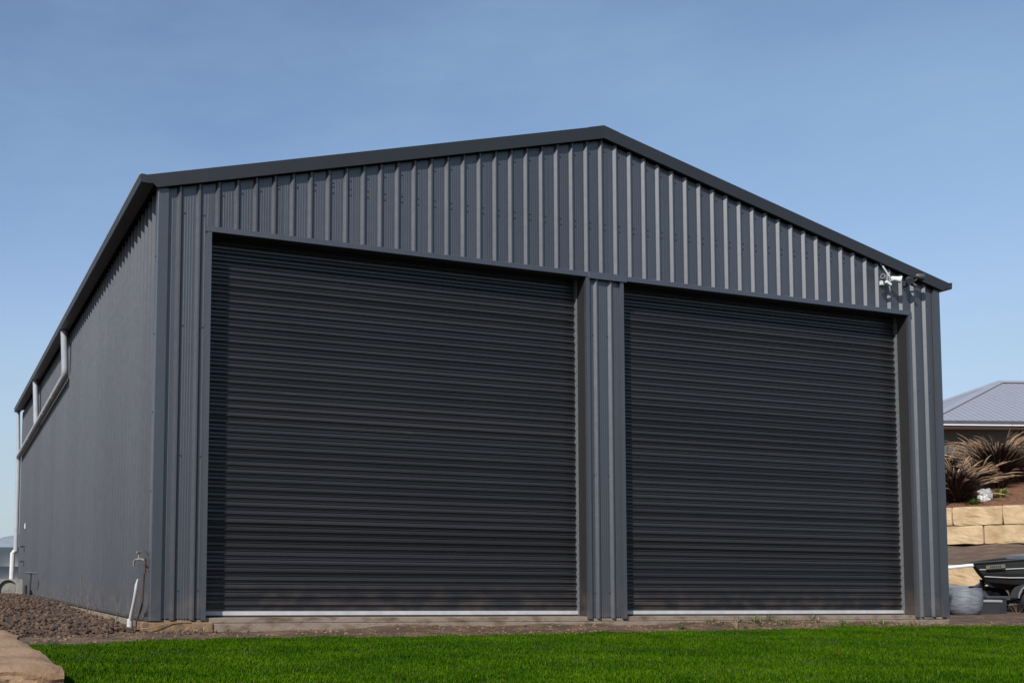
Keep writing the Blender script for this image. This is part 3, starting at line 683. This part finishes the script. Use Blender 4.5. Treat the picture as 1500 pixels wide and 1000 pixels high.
# ------------------------------------------------------------ boat on trailer, pot, clutter
def boat():
    o0 = Vector((16.36, 4.72, .73)); tl = rad(6.0)
    ex = (Rv*math.cos(tl)+Z*math.sin(tl)).normalized(); ey = F0.copy(); ez = ex.cross(ey).normalized()
    ez = ez if ez.z > 0 else -ez
    P = lambda x, y, z: o0+ex*x+ey*y+ez*z
    B = thing('boat', o0+Rv*1.8+Vector((0, .7, -.5)), 'dark aluminium dinghy with two pale side strips resting on a trailer', 'boat')
    L, Wd = 4.2, 1.55
    st = []      # stations: x at gunwale, half width gunwale, half width chine, chine depth, keel depth
    for x, hg, hc, zc, zk, rk in ((0, .05, .03, -.36, -.46, .26), (.35, .33, .24, -.43, -.53, .16), (.8, .55, .42, -.48, -.58, .06), (1.5, .72, .60, -.52, -.60, 0), (4.2, .77, .66, -.52, -.58, 0)):
        st.append((x, hg, hc, zc, zk, rk))
    mb = MB(); cy = .12
    for x, hg, hc, zc, zk, rk in st:
        for y, z in ((-hg, 0), ((-hg-hc)/2-.03, zc*.55), (-hc, zc), (0, zk), (hc, zc), ((hg+hc)/2+.03, zc*.55), (hg, 0), (hg-.05, -.01), (hc-.03, zc+.04), (0, zk+.05), (-hc+.03, zc+.04), (-hg+.05, -.01)):
            mb.v.append(tuple(P(x+rk*(-z/.46), y+cy, z)))
    n = 12
    for i in range(len(st)-1):
        for j in range(n): mb.f.append((i*n+j, i*n+(j+1) % n, (i+1)*n+(j+1) % n, (i+1)*n+j))
    k = (len(st)-1)*n
    mb.f += [tuple(range(7)), (6, 7, 8, 9, 10, 11, 0), tuple(k+j for j in range(7))[::-1]]
    hull = part(mb, 'hull', M_HULL, B)
    for fz in (.34, .72):
        pts = []
        for x, hg, hc, zc, zk, rk in st:
            z = zc*fz*1.0; y = -(hg+(hc-hg)*fz)-.035*(1-abs(fz-.55)/.55)
            pts.append(P(x+rk*(-z/.46)+.01, y+cy-.012, z))
        mb = MB().tube(pts, .011, 6); part(mb, 'side_strip', M_STRAKE, B)
    mb = MB(); mb.tube([P(x, -hg+cy, .008) for x, hg, *_ in st], .022, 6); mb.tube([P(x, hg+cy, .008) for x, hg, *_ in st], .022, 6); part(mb, 'gunwale', M_HULL, B)
        # plate with worn lettering on the bow
    pl_dir = (P(.35, -.33, -.1)-P(0, -.05, -.1)).normalized(); nrm = pl_dir.cross(ez).normalized(); nrm = nrm if nrm.dot(F0) < 0 else -nrm
    mb = MB(); c = P(.27, -.262+cy, -.085); mb.obox(c+nrm*.02, pl_dir*.15, nrm*.012, ez*.034); plate = part(mb, 'name_plate', M_PLATE, B)
    mb = MB()
    for q, wch in enumerate((.007, .012, .012, .009, .012, .012)): mb.obox(c+nrm*.034+pl_dir*(-.085+q*.032), pl_dir*wch, nrm*.002, ez*.018)
    tag(part(mb, 'worn_lettering', M_BLACK, plate), kind='stuff')
    mb = MB(); mb.tube([P(.06, cy, -.03), P(-.55, cy, -.035), P(-1.1, cy, -.04)], .032, 8); part(mb, 'bow_pole', M_WHITE, B, smooth=True)
    mb = MB(); mb.obox(P(2.3, cy-.2, .05), ex*1.55, ey*.35, ez*.03); mb.obox(P(2.45, cy-.58, .045), ex*1.75, ey*.02, ez*.035); part(mb, 'deck_rail', mat('deck_alu', (.17, .18, .2), .5), B)
    # trailer
    Tz = .10
    T = thing('boat_trailer', o0+Rv*1.4+Vector((0, .4, -.93)), 'galvanised single axle trailer under the dark boat', 'trailer')
    Q = lambda x, y, z: Vector((16.36, 4.72, 0))+Rv*x+F0*y+Z*z
    for y in (-.05, .85):
        mb = MB(); mb.obox(Q(2.1, y, Tz), Rv*2.0, F0*.03, Z*.035); part(mb, 'side_rail', M_DKGREY, T)
    mb = MB(); mb.tube([Q(.2, .40, .02), Q(1.5, .40, Tz)], .03, 6); part(mb, 'drawbar', M_DKGREY, T)
    mb = MB(); mb.obox(Q(.35, .4, .24), Rv*.03, F0*.03, Z*.2); mb.obox(Q(.36, .4, .14), Rv*.11, F0*.09, Z*.085); part(mb, 'winch_post', M_DKGREY, T)
    mb = MB(); mb.tube([Q(.72, -.05, .1), Q(.74, -.05, .26)], .018, 6); part(mb, 'hull_support', M_GALV, T)
    mb = MB(); mb.tube([Q(.95, -.2, .02), Q(.95, 1.0, .02)], .03, 8); part(mb, 'axle', M_DKGREY, T)
    for y in (-.22, 1.02):
        wc = Q(.95, y, .05); mb = MB(); prf = [(.155, -.08), (.24, -.08), (.27, -.06), (.275, 0), (.27, .06), (.24, .08), (.155, .08)]
        for r_, a_ in prf:
            for j in range(28): q = 2*math.pi*j/28; mb.v.append(tuple(wc+F0*a_+(Rv*math.cos(q)+Z*math.sin(q))*r_))
        for i in range(len(prf)-1):
            for j in range(28): mb.f.append((i*28+j, i*28+(j+1) % 28, (i+1)*28+(j+1) % 28, (i+1)*28+j))
        whl = part(mb, 'wheel', M_TYRE, T, smooth=True)
        mb = MB(); mb.tube([wc-F0*.06, wc-F0*.05, wc+F0*.05], [.07, .155, .155], 24); part(mb, 'rim', M_STRAKE, whl, smooth=True)
        mb = MB(); pts = [Q(.95+.40*math.cos(q), 0, .10+.30*math.sin(q)) for q in np.linspace(math.pi, 0, 13)]; k = 0
        for p in pts: mb.v += [tuple(p+F0*(y-.12)), tuple(p+F0*(y+.12)), tuple(p+F0*(y+.12)+Z*.012), tuple(p+F0*(y-.12)+Z*.012)]
        for i in range(12):
            for j in range(4): mb.f.append((4*i+j, 4*i+(j+1) % 4, 4*i+4+(j+1) % 4, 4*i+4+j))
        mg = part(mb, 'mudguard', M_DKGREY, T)
        mb = MB().tube([p+F0*(y-.12)+Z*.004 for p in pts], .016, 6); part(mb, 'mudguard_edge', M_GALV, mg)
    mb = MB(); mb.tube([Q(.25, .38, .05), Q(.25, .38, -.13)], .022, 8); jw = part(mb, 'jockey_leg', M_GALV, T)
    mb = MB(); mb.tube([Q(.25, .33, -.15), Q(.25, .43, -.15)], .075, 16); part(mb, 'jockey_wheel', M_TYRE, jw, smooth=True)
boat()
def ground_at(p): return gh(p.x, p.y)
# pot
pc = Vector((14.32, 3.32, -.19)); pc.z = ground_at(pc)-.01
t = thing('glazed_pot', pc, 'round grey streaky glazed garden pot behind the shed corner', 'pot')
pr = [(.17, 0), (.215, .03), (.255, .12), (.272, .24), (.272, .36), (.26, .44), (.262, .465), (.235, .465), (.225, .42), (.0, .41)]
mb = MB().lathe(pr, pc, 40); part(mb, 'body', M_POT, t, smooth=True)
# clutter between the pot and trailer
def clutter(name, c, ax, hx, hy, hz, material, label, cat, extra=None):
    g = Vector((c[0], c[1], 0)); z0 = ground_at(g)-.01; t = thing(name, (c[0], c[1], z0), label, cat)
    d = Vector((math.cos(ax), math.sin(ax), 0)); s = Vector((-d.y, d.x, 0)); C0 = Vector((c[0], c[1], z0+hz))
    mb = MB(); mb.obox(C0, d*hx, s*hy, Z*hz); part(mb, 'body', material, t, bevel=.015)
    mb = MB(); mb.obox(C0+Z*(hz+.015), d*(hx+.02), s*(hy+.02), Z*.02); part(mb, 'lid', extra or material, t, bevel=.008)
M_TUB = mat('tub_plastic', (.16, .18, .2), .5)
clutter('storage_tub', (14.75, 4.25), -.35, .42, .26, .23, M_BLACK, 'black storage tub with a grey lid behind the pot', 'tub', M_TUB)
clutter('battery_box', (15.55, 3.95), -.35, .20, .16, .11, M_BLACK, 'low black box with a pale lid beside the trailer', 'box', M_STRAKE)
clutter('fuel_tank', (16.0, 4.15), -.3, .18, .14, .14, M_BLACK, 'small dark fuel can under the bow of the boat', 'fuel can', M_DKGREY)

# ------------------------------------------------------------ weeds and stalks
def weed(x, y, h, n, seed, material, label, group):
    t = thing('weed', (x, y, gh(x, y)-.005), label, 'weed', group); o = blades(n, h, .8, .0045, .35, seed).build('leaves', material); o.parent = t
r2 = random.Random(5)
for i in range(40):
    x = r2.choice((r2.uniform(5.4, 9.2), r2.uniform(5.9, 8.6))); y = r2.uniform(-.75, -.04)
    weed(x, y, r2.uniform(.05, .15), r2.randint(18, 44), i, M_WEED if r2.random() < .6 else M_DRYWEED, 'small weed growing in the soil before the door farther from the tap', 'weeds before the right-hand door')
for i in range(12):
    x = r2.uniform(.15, .8); y = r2.uniform(-.5, -.05)
    weed(x, y, r2.uniform(.05, .11), r2.randint(12, 26), 100+i, M_DRYWEED, 'dry weed tuft at the foot of the pier beside the tap', 'dry weeds at the pier foot')
for i in range(10):
    p = Vector((16.3, 3.6, 0))+Rv*r2.uniform(-.6, 1.1)+F0*r2.uniform(-.6, .3)
    weed(p.x, p.y, r2.uniform(.15, .42), r2.randint(8, 20), 200+i, M_DRYWEED, 'dry grass tuft growing round the boat trailer', 'dry grass by the trailer')
for i, (x, y, h) in enumerate(((-.16, 1.05, .33), (-.2, 2.7, .42), (-.25, 2.2, .3), (-.2, 3.5, .5), (-.3, 4.2, .38))):
    mb = MB(); z = gh(x, y); p = Vector((x, y, z-.02)); pts = [p]
    for k in range(4): p = p+Vector((r2.uniform(-.03, .03), r2.uniform(-.05, .05), h/4)); pts.append(p)
    mb.tube(pts, [.005, .0045, .004, .003, .002], 5)
    for q in range(4): b = pts[1+q % 3]; mb.tube([b, b+Vector((r2.uniform(-.06, .06), r2.uniform(-.1, .1), r2.uniform(.06, .14)))], .0022, 4)
    o = mb.build('dry_stalk', M_STICK, loc=(x, y, z)); tag(o, 'bare dry weed stalk in the gravel against the side wall', 'stalk', 'dry stalks along the side wall')
